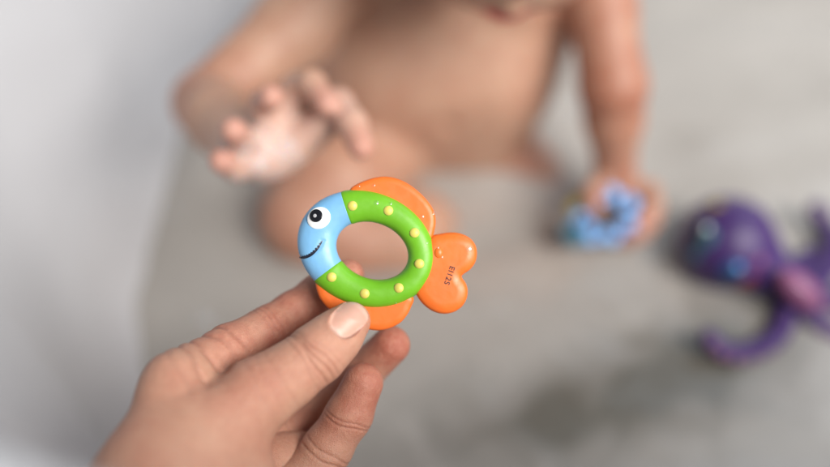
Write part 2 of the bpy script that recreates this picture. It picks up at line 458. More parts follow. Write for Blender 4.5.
# painted smile: a ragged dark line lying in the groove
def spline(pts, n):
    pts = [np.asarray(p, float) for p in pts]; out = []
    for i in range(len(pts) - 1):
        p0 = pts[max(i - 1, 0)]; p1 = pts[i]; p2 = pts[i + 1]; p3 = pts[min(i + 2, len(pts) - 1)]
        for k in range(n):
            t = k / n; out.append(.5 * (2 * p1 + (p2 - p0) * t + (2 * p0 - 5 * p1 + 4 * p2 - p3) * t * t + (3 * p1 - p0 - 3 * p2 + p3) * t ** 3))
    out.append(pts[-1]); return np.array(out)
ms = spline([L(*p) for p in ((299.6, 257.2), (303, 257.6), (307.2, 256.8), (311.5, 255.0), (315.5, 252.0), (319.5, 247.6), (322.3, 243.2), (324, 240.6))], 14)
vl = []
tn = np.gradient(ms, axis=0); tn /= np.linalg.norm(tn, axis=1)[:, None]; nn2 = np.stack([-tn[:, 1], tn[:, 0]], 1)
for k, (q, nv) in enumerate(zip(ms, nn2)):
    u = k / (len(ms) - 1)
    w0 = .05 * math.sin(math.pi * min(1, u * .9 + .12)) + .012
    w1 = w0 + (.03 if (k % 8) < 4 else 0) * (u > .12) + .008 * math.sin(k * 2.3)
    for s_ in (-w0, -w0 / 3, w1 / 3, w1):
        h = surf(*(q + nv * s_), bh)[0]
        if h is None: h = A(*(q + nv * s_), .1)
        vl.append(h + A(0, 0, .012))
Q = [(4 * k + j, 4 * k + j + 1, 4 * k + j + 5, 4 * k + j + 4) for k in range(len(ms) - 1) for j in range(3)]
tmesh('smile_line', np.array(vl), M_navy, np.array(Q)[:, ::-1], parent=head)

# fins: soft-edged plates grown from their outlines
def sd_poly(p, poly):
    d = np.full(len(p), 1e9); inside = np.zeros(len(p), bool)
    n_ = len(poly)
    for i in range(n_):
        a = poly[i]; b2 = poly[(i + 1) % n_]; e = b2 - a; w = p - a
        t = np.clip((w @ e) / (e @ e + 1e-12), 0, 1); q = w - t[:, None] * e
        d = np.minimum(d, (q ** 2).sum(1))
        c1 = (a[1] > p[:, 1]) != (b2[1] > p[:, 1])
        with np.errstate(divide='ignore', invalid='ignore'):
            xx = a[0] + (p[:, 1] - a[1]) * e[0] / e[1]
        inside ^= c1 & (p[:, 0] < xx)
    return np.where(inside, -1, 1) * np.sqrt(d)
def plate(name, pts, zc, half, rad, puff, puffw, mt, extra=None, h=.028):
    pl = spline([L(*p) for p in pts] + [L(*pts[0])], 5)[:-1]
    def f(p):
        d2 = sd_poly(p[:, :2], pl)
        hh = half + puff * (1 - np.clip(1 + d2 / puffw, 0, 1) ** 2)
        dz = np.abs(p[:, 2] - zc) - hh
        a = np.maximum(d2 + rad, 0); b2 = np.maximum(dz + rad, 0)
        d = np.minimum(np.maximum(d2, dz) + rad, 0) + np.hypot(a, b2) - rad
        if extra is not None: d = extra(p, d)
        return d
    lo = np.append(pl.min(0) - .2, zc - half - puff - .2); hi = np.append(pl.max(0) + .2, zc + half + puff + .2)
    V, Q = surface_nets(f, lo, hi, h)
    o = tmesh(name, V, mt, Q)
    return o, V, Q
def rim(p, d, pl, w0, w1, amt): return d
top_pts = [(348.0, 196), (350.5, 188.6), (357, 184), (366, 180.2), (376, 177.4), (386, 176.6), (396, 178.4), (406, 182.6), (416, 189.5), (425, 198), (431.5, 206.5), (434.8, 214), (435.6, 222), (434.4, 230), (430, 240), (412, 238), (385, 215), (362, 204)]
_, tv, tq = plate('dorsal_fin', top_pts, -.03, .15, .1, .10, .28, M_orange)
bot_pts = [(315.5, 283), (316.6, 289), (319.5, 297), (324, 303.5), (331, 310.5), (345, 321), (357, 326.4), (369, 329.4), (380, 330.2), (391, 327.6), (400.6, 322.3), (407, 315), (410.8, 307.5), (413.6, 298), (405, 288), (370, 290), (335, 275)]
_, bv_, bq_ = plate('belly_fin', bot_pts, -.02, .16, .11, .12, .34, M_orange)
tail_pts = [(415, 292.5), (420, 300.5), (426.4, 307), (434, 311.6), (442.2, 313.6), (450, 313), (457, 310.2), (463, 305), (466.6, 298), (467.6, 290.5), (465.6, 283), (461.6, 276.8), (464, 273.6), (470, 269.4), (475, 262.5), (476.8, 254), (475.6, 246), (471.5, 239.6), (465, 235.2), (457, 232.8), (449, 232.4), (441, 233.6), (432, 236), (424, 245), (420, 262), (415, 275)]
_, fv_, fq_ = plate('tail_fin', tail_pts, 0, .17, .13, .19, .5, M_orange)
tail = _
bt = BVHTree.FromPolygons([tuple(v) for v in fv_], [tuple(q) for q in fq_])
bo = BVHTree.FromPolygons([tuple(v) for v in np.vstack([tv])], [tuple(q) for q in tq])
# a small moulded peg where the tail meets the ring
dome('moulded_peg', 438.2, 252.6, .19, .23, .09, M_orange, bt, tail, flat=1.4)
# printed code
cu = bpy.data.curves.new('code', 'FONT'); cu.body = 'EI12S'; cu.align_x = 'CENTER'; cu.align_y = 'CENTER'; cu.size = 1.0; cu.space_character = 1.12
cu.resolution_u = 5; cu.offset = .018
tmp = bpy.data.objects.new('tmp', cu); col.objects.link(tmp)
bpy.context.view_layer.update()
me = bpy.data.meshes.new_from_object(tmp.evaluated_get(bpy.context.evaluated_depsgraph_get()))
bpy.data.objects.remove(tmp)
import bmesh
bm = bmesh.new(); bm.from_mesh(me)
xs = [v.co.x for v in bm.verts]; sx = (18.6 / S) / (max(xs) - min(xs)); sy = (5.4 / S) / .72
ang = math.atan2(-(282.6 - 267.2), 446.3 - 451.6)      # reading direction, y up
cpos = L(449.0, 274.9); ca, sa = math.cos(ang), math.sin(ang)
for v in bm.verts:
    x, y = v.co.x * sx, v.co.y * sy
    q = cpos + A(x * ca - y * sa, x * sa + y * ca)
    h = surf(*q, bt)[0]; w = L2W(h + A(0, 0, .01)) - TO
    v.co = Vector([float(t) * .01 for t in w])
me2 = bpy.data.meshes.new('printed_code'); bm.to_mesh(me2); bm.free()
link('printed_code', me2, M_print, tail)
# water beads clinging to the rubber
def bead(px, py, r, tr, parent):
    h = surf(*L(px, py), tr)
    if h[0] is None or r < .055: return
    r *= 1.3
    dome('water_bead', px, py, r, r * random.uniform(.7, 1.1), r * .5, M_drop, tr, parent, ang=random.random() * 3)
for px, py, r in ((359, 186.5, .06), (374, 186, .07), (378, 187.6, .05), (399, 194, .05), (433.5, 213.5, .09), (422, 217, .08), (425, 221, .05), (413, 208, .05)):
    bead(px, py, r, bo, fish)
for px, py, r in ((377, 203.5, .09), (371, 205, .05), (391, 204.2, .07), (384, 218.8, .05), (345, 199, .05), (357, 285.5, .05), (361, 284, .04), (383, 301, .05), (427, 243, .06), (411, 251, .05), (341, 289, .05), (408, 224, .05), (429, 257, .05), (396, 303, .06), (420, 287, .05)):
    bead(px, py, r, bg, fish)
for px, py, r in ((469, 248.6, .12), (437.5, 248, .06), (441.5, 257, .07), (457, 243, .05), (436, 300, .05), (455, 291, .04)):
    bead(px, py, r, bt, fish)
for px, py, r in ((330, 205, .04), (326, 257, .05), (317, 262, .05), (331, 250, .04), (322, 266, .05)):
    bead(px, py, r, bh, fish)

# ------------------------------------------------------------------ the adult hand
def H(px, py, d, r): return (P(px, py, d), r)
thumb = [H(160, 480, 31.2, 2.25), H(200, 438, 32.1, 1.95), H(258, 395, 33.2, 1.5), H(288, 375.5, 33.6, 1.26), H(317, 353.5, 34.0, 1.20), H(336, 336.5, 34.35, 1.04), H(350.5, 321.5, 34.7, .86)]
index = [H(180, 384, 33.2, 1.30), H(192, 372, 34, 1.18), H(228, 350, 35.3, 1.08), H(268, 330, 36.9, 1.06), H(292, 313, 37.7, .94), H(318, 294, 38.0, .88), H(348, 275.5, 37.7, .76)]
middle = [H(186, 424, 34, 1.25), H(240, 444, 36.8, 1.15), H(294, 432, 39.2, 1.14), H(330, 402, 39.6, 1.04), H(362, 373, 38.9, .98), H(391, 345, 37.9, .90)]
ringf = [H(196, 482, 33.0, 1.25), H(250, 508, 34.8, 1.2), H(302, 482, 36.2, 1.16), H(327, 449, 36.6, 1.10), H(349, 415, 36.6, 1.03), H(363, 383, 36.5, .92)]
pinky = [H(190, 515, 32.0, 1.2), H(240, 560, 33.4, 1.0), H(292, 560, 34.6, .92), H(325, 525, 35.2, .86), H(345, 490, 35.8, .76)]
wrist = P(133, 545, 29.6)
elbow = P(10, 860, 22.5)
palmseg = [(wrist, 2.35, index[0][0], 1.35), (wrist, 2.3, middle[0][0], 1.3), (wrist, 2.2, ringf[0][0], 1.25), (wrist, 2.1, pinky[0][0], 1.15)]
VIEW = FW
def bone_frame(a, b): d = b - a; return d / np.linalg.norm(d)
creases = []      # point, axis direction, side vector, depth, width, reach
def crease(a, b, t, side, depth, w, reach, tilt=A(0, 0, 0)):
    ax = bone_frame(a, b) + tilt; ax /= np.linalg.norm(ax)
    creases.append((a + (b - a) * t, ax, side / np.linalg.norm(side), depth, w, reach))
TH_, IN_, MI_, RI_ = [[q[0] for q in c_] for c_ in (thumb, index, middle, ringf)]
# thumb joint: fine curved lines seen from the nail side
for t, dpt, tl in ((-.25, .022, .25), (.05, .05, .1), (.22, .05, -.05), (.42, .05, -.12), (.62, .02, -.2)):
    crease(TH_[4], TH_[5], t - .5, -VIEW + .35 * UP, dpt, .05, 1.1, RT * tl)
for t in (.1, .4, .75): crease(TH_[2], TH_[3], t, -VIEW + .5 * UP, .014, .09, 1.2, RT * .1)
# knuckle folds at the root of the index finger
for t, dpt, w, tl in ((-.5, .035, .14, .45), (-.12, .075, .15, .3), (.24, .085, .16, .0), (.66, .06, .12, -.2), (1.0, .075, .15, -.3)):
    crease(IN_[1], IN_[2], t, -VIEW * .6 + UP, dpt, w, 1.3, RT * tl)
for t in (.0, .18, .34): crease(IN_[3], IN_[4], t - .15, -VIEW * .4 + UP * .9, .03, .06, 1.0, RT * .1)
# flexion lines on the pads
for t, dpt in ((-.02, .05), (.10, .045)): crease(RI_[4], RI_[5], t - .12, -VIEW + RT * .3, dpt, .05, .95)
for t, dpt in ((-.02, .05), (.16, .04)): crease(RI_[3], RI_[4], t - .1, -VIEW + RT * .3, dpt, .055, 1.0)
crease(MI_[2], MI_[3], .0, -VIEW + RT * .3, .05, .06, 1.0)
# thumb nail frame
nc = P(348, 320.3, 34.1); na = bone_frame(TH_[4], TH_[6]); nside = np.cross(na, VIEW); nside /= np.linalg.norm(nside)
nn_ = np.cross(nside, na); nn_ /= np.linalg.norm(nn_)
if nn_ @ VIEW > 0: nn_ = -nn_
na_ = na
def nail_uv(p):
    q = p - nc; u = q @ na_; v = q @ nside; w = q @ nn_
    return u, v, w
def nail_mask(p, grow=0.):
    u, v, w = nail_uv(p)
    k = (np.abs(u) / (.92 + grow)) ** 2.8 + (np.abs(v) / (.66 + grow)) ** 2.8
    return k, w
def palm_d(p):
    d = None
    for a, ra, b2, rb in palmseg:
        c_ = capd(p, a, b2, ra, rb); d = c_ if d is None else smin(d, c_, 1.1)
    d = smin(d, capd(p, elbow, wrist, 3.7, 2.45), 1.6)
    return d
def hand_f(p):
    d = palm_d(p)
    th = chain(p, thumb, .5)
    th = smin(th, elld(p, P(196, 474, 31.4), (1.9, 1.9, 1.9)), 1.2)
    th = smin(th, capd(p, P(222, 430, 32.6), P(246, 472, 32.4), 1.2, 1.15), 1.1)
    base = smin(d, th, 1.0)
    base = smin(base, capd(p, P(215, 470, 34.6), P(298, 458, 37.6), 1.35, 1.25), .6)
    # index knuckle, tendon valley behind it
    base = smin(base, elld(p, P(171, 389, 32.7), (1.15, 1.15, 1.15)), .8)
    pd = smin(base, chain(p, index, .35), .45)
    for c_, k in ((middle, .5), (ringf, .45), (pinky, .4)):
        pd = np.minimum(pd, smin(d, chain(p, c_, .35), k))
    d = pd
    # shallow valley between thumb and index bones
    d = d + .22 * gauss(np.linalg.norm(p - P(215, 392, 32.6), axis=1), .95) + .12 * gauss(np.linalg.norm(p - P(175, 424, 31.2), axis=1), 1.1)
    for c0, ax, sd, dp, w, reach in creases:
        q = p - c0; s_ = q @ ax; rr = np.linalg.norm(q, axis=1)
        wob = .04 * np.sin(q @ np.cross(ax, sd) * 4.1 + c0[0] * 7) + .05 * np.sin(q @ np.cross(ax, sd) * 1.7 + c0[1] * 5)
        side = np.clip((q @ sd) / reach * 2 + .15, 0, 1)
        d = d + dp * gauss(s_ + wob, w) * side * (rr < reach * 1.9)
    # nail: a flatter plate sunk inside a soft fold
    k, w = nail_mask(p)
    near = (w > -.6)
    flat = nplane(p)
    m = np.clip((1.0 - k) * 3.2, 0, 1) * near
    d = d * (1 - m) + smax(d, flat, .03) * m
    fold = gauss(k - 1.12, .22) * near * (nail_uv(p)[0] < .55)
    d = d - .028 * fold
    grv = gauss(k - .98, .06) * near
    d = d + .02 * grv
    return d
def nplane(p):
    u, v, w = nail_uv(p)
    # a gently arched plate
    return w - (TOPW - .26 * (v / .66) ** 2 - .10 * (u / .92) ** 2 * (u > 0) - .03)
# find the height of the thumb surface over the nail centre
tt = np.linspace(-1.2, 1.6, 400); ray = nc + tt[:, None] * nn_
dd = chain(ray, thumb, .5); TOPW = float(tt[np.where(dd < 0)[0].max()])
print('nail top', TOPW)
lo = np.min([P(95, 600, 29), P(60, 300, 30), P(420, 260, 40), P(420, 380, 42), elbow - 4], 0) - 2; hi = np.max([P(95, 600, 28), P(60, 300, 30), P(420, 260, 40), elbow], 0) + 4
pts_all = np.array([q[0] for c_ in (thumb, index, middle, ringf, pinky) for q in c_] + [wrist, elbow])
lo = pts_all.min(0) - 4.2; hi = pts_all.max(0) + 4.2
V, Q = surface_nets(hand_f, lo, hi, .058)
k, w = nail_mask(V); nail = np.clip((1.0 - k) * 14, 0, 1) * (w > -.35)
u, v_, w_ = nail_uv(V)
lun = np.clip((1 - ((u + .95) / .38) ** 2 - (v_ / .42) ** 2) * 3, 0, 1) * nail * .55 + np.clip((u - .60 + .25 * v_ ** 2) * 8, 0, 1) * nail * .8
def near(p, c0, r): return gauss(np.linalg.norm(p - c0, axis=1), r)
red = np.zeros(len(V))  # flushed tips; index entries also deepen the red to paint its shaded side
for (c0, r, a) in ((IN_[6], 1.3, .8), (IN_[5], 1.4, .85), (IN_[4], 1.4, .85), (IN_[3], 1.5, .85), (IN_[2], 1.4, .7), (MI_[5], 1.4, .9), (MI_[4], 1.3, .5), (RI_[5], 1.4, .8), (RI_[4], 1.5, .5), (RI_[2], 1.4, .3),
                   (MI_[1], 2.0, .6), (MI_[2], 1.5, .6), (TH_[6], 1.0, .4), (P(240, 385, 32), 1.4, .3), (P(250, 440, 33), 1.6, .25), (IN_[1], 1.0, .35)):
    red = np.maximum(red, a * near(V, c0, r))
cre = np.zeros(len(V))
for c0, ax, sd, dp, w, reach in creases:
    q = V - c0; s_ = q @ ax; wob = .04 * np.sin(q @ np.cross(ax, sd) * 4.1 + c0[0] * 7) + .05 * np.sin(q @ np.cross(ax, sd) * 1.7 + c0[1] * 5)
    cre = np.maximum(cre, gauss(s_ + wob, w * .8) * np.clip((q @ sd) / reach * 2 + .15, 0, 1) * (np.linalg.norm(q, axis=1) < reach * 1.9) * min(1, dp * 9) * (.45 if w > .11 else .9))
cre = np.maximum(cre, gauss(k - 1.02, .07) * (w_ > -.3) * .5 * (u < .5))
adult = link('person', mesh_np('adult_hand', V - elbow, Q, attrs={'red': red, 'nail': nail, 'lunula': lun, 'crease': cre}), M_skin, None, elbow)
tag(adult, 'adult reaching in from the lower left, holding the fish toy between thumb and fingers', 'person')
print('hand verts', len(V))

# ------------------------------------------------------------------ the toddler
HC = A(6.2, 48.4, 37.75)
hf = A(0, -.80, -.60); hd = A(0, .60, -.80); hx = A(1, 0, 0)
def hp(x, f, dn): return HC + hx * x + hf * f + hd * dn
HM = np.stack([hx, hf, hd])
eyes = [hp(-2.6, 5.7, .9), hp(2.6, 5.7, .9)]
def C(px, py, d, r): return (P(px, py, d), r)
el_r = P(207, 104, 62); wr_r = P(247, 146, 52.2)
sh_r = A(-4.0, 59.6, 26.6); sh_l = A(14.2, 61.0, 26.8)
el_l = P(613, 86, 66.5); wr_l = P(615, 168, 71.5)
rleg = [(A(-2.5, 60.5, 6.5), 6.2), (P(336, 186, 74), 4.9), (P(308, 219, 72.6), 4.1), (P(355, 240, 73), 3.5), (P(400, 238, 73.3), 3.4), (P(418, 226, 74), 3.0), (A(2.6, 50, 3.0), 2.0)]
lleg = [(A(6.0, 61, 4.2), 4.8), (A(11.5, 57, 1.5), 3.6), (A(15.5, 50, 1.4), 3.2), (A(11, 45, 1.6), 2.6), (A(6, 44.5, 1.8), 2.2)]
CF = [  # child's reaching hand, palm towards the lens
    [C(252, 162, 50.5, 0.91), C(236, 168, 49.1, 0.81), C(221, 161, 47.7, 0.71)],
    [C(256, 146, 50.5, 0.91), C(240, 137, 48.7, 0.81), C(233, 130, 47.1, 0.73)],
    [C(268, 128, 50.5, 0.91), C(263, 104, 49.5, 0.81), C(271, 97, 47.7, 0.73)],
    [C(284, 118, 51.1, 0.95), C(294, 88, 50.3, 0.87), C(312, 84, 49.1, 0.85), C(327, 104, 48.1, 0.74)],
    [C(296, 146, 51.3, 1.22), C(320, 126, 50.7, 1.06), C(338, 104, 49.7, 0.97), C(352, 124, 48.5, 0.92), C(361, 147, 47.7, 0.76)],
]
GF = [  # the other hand, closed over the blue toy
    [C(622, 186, 72, 1.0), C(650, 190, 71.2, .8), C(655, 207, 69.8, .72), C(642, 218, 68.9, .62)],
    [C(622, 192, 72, 1.0), C(653, 202, 71.6, .78), C(652, 221, 70.2, .7), C(637, 230, 69.3, .6)],
    [C(616, 196, 72.4, .95), C(646, 214, 72.4, .75), C(644, 233, 71.2, .66), C(630, 237, 70.2, .56)],
    [C(612, 198, 72.6, .9), C(634, 224, 73, .7), C(630, 240, 72, .58), C(619, 240, 71, .5)],
    [C(606, 178, 71.2, .95), C(592, 192, 70.0, .78), C(595, 208, 69.0, .66)],
]
def child_f(p):
    def hor(x, y, z, r, hw): return capd(p, A(x - hw, y, z), A(x + hw, y, z), r, r)
    d = hor(2.6, 61.5, 7.5, 7.0, 2.4)
    d = smin(d, hor(2.0, 60.2, 13.8, 7.0, 4.5), 3.5)
    d = smin(d, hor(4.1, 62.4, 20.5, 5.9, 5.5), 3.5)
    d = smin(d, hor(4.9, 63.8, 25.0, 5.2, 5.6), 3)
    d = smin(d, capd(p, sh_r + A(1.5, 0, .5), sh_l - A(1.5, 0, -.5), 3.2, 3.2), 3)
    d = smin(d, capd(p, A(5.4, 63, 27.5), A(6, 52, 34), 3.3, 3.1), 2)
    # navel and soft chest
    d = smin(d, elld(p, A(.6, 57.8, 22.8), (2.8, 1.6, 2.2)), 1.6); d = smin(d, elld(p, A(8.6, 57.8, 22.8), (2.8, 1.6, 2.2)), 1.6)
    d = d + .5 * gauss(np.linalg.norm(p - A(3.0, 53.4, 12.6), axis=1), .7)
    # arms
    d = smin(d, chain(p, [(sh_r, 3.2), ((sh_r + el_r) / 2 + A(.5, .6, -.8), 3.1), (el_r, 2.5)], 1.5), 1.6)
    ar = chain(p, [(el_r, 2.5), (el_r * .6 + wr_r * .4, 2.35), (wr_r, 1.75)], 1)
    d = smin(d, ar, .8)
    d = smin(d, chain(p, [(sh_l, 3.1), ((sh_l + el_l) / 2, 2.6), (el_l, 2.7)], 1.5), 1.4)
    d = smin(d, chain(p, [(el_l, 2.7), (el_l * .6 + wr_l * .4, 2.35), (wr_l, 1.75)], 1), .8)
    # hands
    palm = smin(elld(p, P(264, 148, 51.9), (2.65, 2.3, 1.8)), capd(p, P(262, 158, 51.5), P(300, 138, 51.7), 1.45, 1.4), .7)
    palm = smin(palm, elld(p, P(288, 112, 51.9), (1.6, 1.6, 1.1)), .8)
    palm = smin(palm, ar, 1.0)
    hand = palm
    for c_ in CF: hand = np.minimum(hand, smin(palm, chain(p, c_, .3), .45))
    d = np.minimum(d, hand) if False else smin(d, hand, .3)
    g0 = smin(capd(p, wr_l, P(620, 192, 72.6), 1.75, 1.5), capd(p, P(612, 190, 72.4), P(634, 194, 72.4), 1.3, 1.3), .8)
    g = g0
    for c_ in GF: g = np.minimum(g, smin(g0, chain(p, c_, .3), .4))
    d = smin(d, g, .6)
    # legs folded in front
    d = smin(d, chain(p, rleg[:3], 2), 1.2)
    d = smin(d, chain(p, rleg[2:], 1.6), .8)
    d = smin(d, chain(p, lleg[:3], 2), 1.2); d = smin(d, chain(p, lleg[2:], 1.5), .8)
    for (c0, ax) in ((rleg[-1][0], A(.8, .5, -.12)), (lleg[-1][0], A(-.9, -.1, .05))):
        d = smin(d, cull(p, c0 + ax * 3, 6.5, lambda x, c0=c0, ax=ax: foot_f(x, c0, ax)), 1)
    return smin(d, cull(p, HC, 10.5, head_f), 1.5)
def foot_f(p, c0, ax):
    ax = ax / np.linalg.norm(ax); sdv = np.cross(ax, A(0, 0, 1)); sdv /= np.linalg.norm(sdv)
    d = capd(p, c0, c0 + ax * 4.6, 1.7, 1.35)
    for j, rr in enumerate((.75, .6, .55, .5, .45)):
        b0 = c0 + ax * (5.4 - .25 * j) + sdv * (1.2 - .6 * j)
        d = smin(d, capd(p, b0, b0 + ax * (.9 - .08 * j), rr, rr * .9), .25)
    return d
def head_f(p):
    h = elld(p, HC, (6.6, 7.4, 7.6), HM)
    h = smin(h, elld(p, hp(0, 2.4, 4.2), (4.6, 4.6, 3.9), HM), 2.5)
    for s_ in (-1, 1):
        h = smin(h, elld(p, hp(3.0 * s_, 4.4, 3.3), (2.3, 2.3, 2.2), HM), 1.4)
        h = h + .55 * gauss(np.linalg.norm(p - hp(2.6 * s_, 7.0, .8), axis=1), 1.5)
        h = smin(h, elld(p, hp(6.6 * s_, -.3, 1.4), (.7, 1.5, 2.2), HM), .5)
    h = smin(h, elld(p, hp(0, 6.9, 2.6), (.85, 1.1, .8), HM), .7)
    h = smin(h, elld(p, hp(0, 5.6, 6.2), (1.6, 1.5, 1.2), HM), 1.0)
    up_ = elld(p, hp(0, 6.45, 4.15), (1.45, .75, .42), HM); lw_ = elld(p, hp(0, 6.25, 5.15), (1.25, .8, .5), HM)
    h = smin(h, np.minimum(up_, lw_), .25)
    return h
pa = np.array([el_r, wr_r, sh_r, sh_l, el_l, wr_l, HC + 8.5, HC - 8.5] + [q[0] for q in rleg + lleg] + [q[0] for c_ in CF + GF for q in c_])
lo = np.minimum(pa.min(0) - 5, A(0, 35, -1)); hi = np.maximum(pa.max(0) + 4, A(20, 71, 46)); lo[2] = -2
V, Q = surface_nets(child_f, lo, hi, .22, slack=2.2, newton=2)
V[:, 2] = np.maximum(V[:, 2], .05 + .02 * V[:, 1] / 60)
red = np.zeros(len(V))
for c_ in CF + GF:
    red = np.maximum(red, .55 * near(V, c_[-1][0], 1.0)); red = np.maximum(red, .15 * near(V, c_[1][0], 1.2))
for c0, r, a in ((el_r, 4.2, .8), (rleg[2][0], 9, .5), (el_l, 5.5, .9), (wr_l, 4.5, .6), (el_l * .5 + sh_l * .5, 4.5, .8), (rleg[-1][0], 4, .5), (hp(4, 5, 3.5), 2.4, .6), (hp(-4, 5, 3.5), 2.4, .6), (lleg[1][0] + A(0, 0, 4), 3, .6)):  # arm and leg entries mix flush with painted-in shade; cheeks are flush only
    red = np.maximum(red, a * near(V, c0, r))
lip = np.clip(2.5 * (1 - 1.9 * np.maximum(np.minimum(elld(V, hp(0, 6.45, 4.2), (1.9, 1.1, .75), HM), elld(V, hp(0, 6.25, 5.15), (1.7, 1.1, .85), HM)), 0)), 0, 1)
pale = np.zeros(len(V))
for c0, r_ in ((P(264, 148, 50.5), 3.4), (P(300, 120, 50), 2.4), (P(345, 115, 49), 1.8)):
    pale = np.maximum(pale, near(V, c0, r_))
for c_ in CF: pale = pale * (1 - .7 * near(V, c_[-1][0], .9))
tipm = np.zeros(len(V))
for c_ in CF + GF: tipm = np.maximum(tipm, near(V, c_[-1][0], 1.15))
child = link('person', mesh_np('toddler', V - A(3, 61, 0), Q, attrs={'red': red, 'nail': np.zeros(len(V)), 'lunula': np.zeros(len(V)), 'crease': np.clip(lip, 0, 1) * 0, 'lip': lip, 'pale': pale, 'tip': tipm}), M_child, None, A(3, 61, 0))
nt = M_child.node_tree; b = nt.nodes['Principled BSDF']; src = b.inputs['Base Color'].links[0].from_socket
src = mixc(nt, math_(nt, 'MULTIPLY', N(nt, 'ShaderNodeAttribute', attribute_name='tip').outputs['Fac'], .65), src, (.62, .29, .24))
src = mixc(nt, math_(nt, 'MULTIPLY', N(nt, 'ShaderNodeAttribute', attribute_name='pale').outputs['Fac'], .85), src, (.64, .43, .36))
nt.links.new(mixc(nt, N(nt, 'ShaderNodeAttribute', attribute_name='lip').outputs['Fac'], src, (.60, .015, .04)), b.inputs['Base Color'])
tag(child, 'small child seated in the bath, stretching one soapy open hand towards the fish toy', 'person')
print('child verts', len(V))
# hair cap and closed eyelashes (clothing and hair are children)
def hair_f(p):
    q = (p - HC) @ HM.T
    d = elld(p, HC, (7.0, 7.8, 8.0), HM) + .12 * np.sin(q[:, 0] * 5 + np.sin(q[:, 1] * 2) * 2) * np.cos(q[:, 2] * 1.3)
    cut = q[:, 1] * .62 + q[:, 2] * .78 - 1.4 - .25 * np.sin(q[:, 0] * 2.2)
    return smax(smax(d, -elld(p, HC, (6.4, 7.2, 7.4), HM), .2), cut, .5)
V, Q = surface_nets(hair_f, HC - 9.5, HC + 9.5, .3, slack=2.2, newton=2)
link('hair', mesh_np('hair', V - A(3, 61, 0), Q), M_hair, child)

# suds on the reaching palm
sc0 = P(258, 158, 50.5)
def suds_f(p):
    th = .07 + .06 * np.sin(p[:, 0] * 2.1 + 1) * np.sin(p[:, 1] * 1.9) + .04 * np.sin(p[:, 2] * 3.3 + p[:, 0] * 2)
    d = child_f(p) - th
    reg = smin(elld(p, P(244, 164, 49.9), (2.6, 2.3, 2.3)), elld(p, P(268, 150, 50.4), (2.2, 2.0, 2.0)), .8)
    reg = reg + .22 * np.sin(p[:, 0] * 2.3) * np.cos(p[:, 2] * 2.9)
    tips = None
    for c_ in CF:
        t_ = np.linalg.norm(p - c_[-1][0], axis=1) - .95; tips = t_ if tips is None else np.minimum(tips, t_)
    return smax(smax(d, reg, .3), -tips, .2)
V, Q = surface_nets(suds_f, P(258, 154, 50.5) - 5, P(258, 154, 50.5) + 5, .15, slack=2.5, newton=1)
suds = link('soap_suds', mesh_np('soap_suds', V - sc0, Q), M_suds, None, sc0)
tag(suds, 'thin white soap suds clinging to the toddler\'s open palm', 'suds')

# ------------------------------------------------------------------ the pale blue toy in the closed hand
BC = P(606, 216, 69.8)
bu = RT * .86 + UP * .5; bu /= np.linalg.norm(bu); bw = -FW * .8 + UP * .2 - RT * .15; bv = np.cross(bw, bu); bv /= np.linalg.norm(bv); bw = np.cross(bu, bv)
BM = np.stack([bu, bv, bw])
btoy = link('ring_toy', None, loc=BC)
tag(btoy, 'light blue wavy ring toy with dark red spots gripped in the toddler\'s other hand', 'bath toy')
def bl(f, lo, hi, h, name, mt, parent=btoy):
    V, Q = surface_nets(f, A(*lo), A(*hi), h); return link(name, mesh_np(name, V @ BM, Q), mt, parent)
def bring(p):
    a = np.arctan2(p[:, 1], p[:, 0]); r = np.hypot(p[:, 0] / 1.2, p[:, 1])
    rr = 1.75 + .16 * np.cos(a * 7)
    return (np.hypot(r - rr, p[:, 2]) - (.62 + .10 * np.cos(a * 7 + 1))) * .8
bl(bring, (-3.6, -3.2, -1.2), (3.6, 3.2, 1.2), .09, 'wavy_ring', M_lblue)
for k in range(7):
    a = tp * k / 7 + .2; c0 = A(2.05 * math.cos(a), 1.7 * math.sin(a), .62)
    bl(lambda p: elld(p, c0, (.34, .34, .22)), c0 - .5, c0 + .5, .07, 'raised_dot', M_wine)
bl(lambda p: smin(elld(p, A(-3.4, .5, 0), (.95, .7, .4)), elld(p, A(-3.3, -.5, 0), (.8, .7, .4)), .3), (-5, -2, -1), (-2, 2, 1), .09, 'tail_fin', M_teal)
bl(lambda p: elld(p, A(-1.3, 2.1, 0), (1.25, .75, .35)), (-3.2, .8, -1), (.5, 3.6, 1), .09, 'dorsal_fin', M_olive)
bl(lambda p: elld(p, A(.2, -2.2, 0), (.9, .55, .3)), (-1.5, -3.2, -1), (1.5, -1, 1), .09, 'belly_fin', M_wine)

# ------------------------------------------------------------------ the purple octopus
OC = Z(727, 243, 7.6)
octo = link('octopus_toy', None, loc=OC)
tag(octo, 'round headed purple octopus toy with pink undersides floating at the right', 'bath toy')
def ol(f, lo, hi, h, name, mt, parent=octo):
    V, Q = surface_nets(f, np.asarray(lo), np.asarray(hi), h); return link(name, mesh_np(name, V - OC, Q), mt, parent)
neck = Z(782, 281, 6.6)
ol(lambda p: smin(np.linalg.norm(p - OC, axis=1) - 4.05, capd(p, OC, neck, 2.4, 1.9), 1.5), OC - 7, OC + 9, .2, 'head', M_purple)
ol(lambda p: elld(p, Z(800, 290, 8.3), (2.2, 1.2, 1.0), np.stack([(RT * .75 - UP * .66), (RT * .66 + UP * .75), FW])), Z(800, 290, 8.3) - 3, Z(800, 290, 8.3) + 3, .12, 'mouth_band', M_pink)
def tent(pts, r0, r1):
    pts = spline([Z(*q) for q in pts], 5); n_ = len(pts)
    return [(q, r0 + (r1 - r0) * i / (n_ - 1)) for i, q in enumerate(pts)]
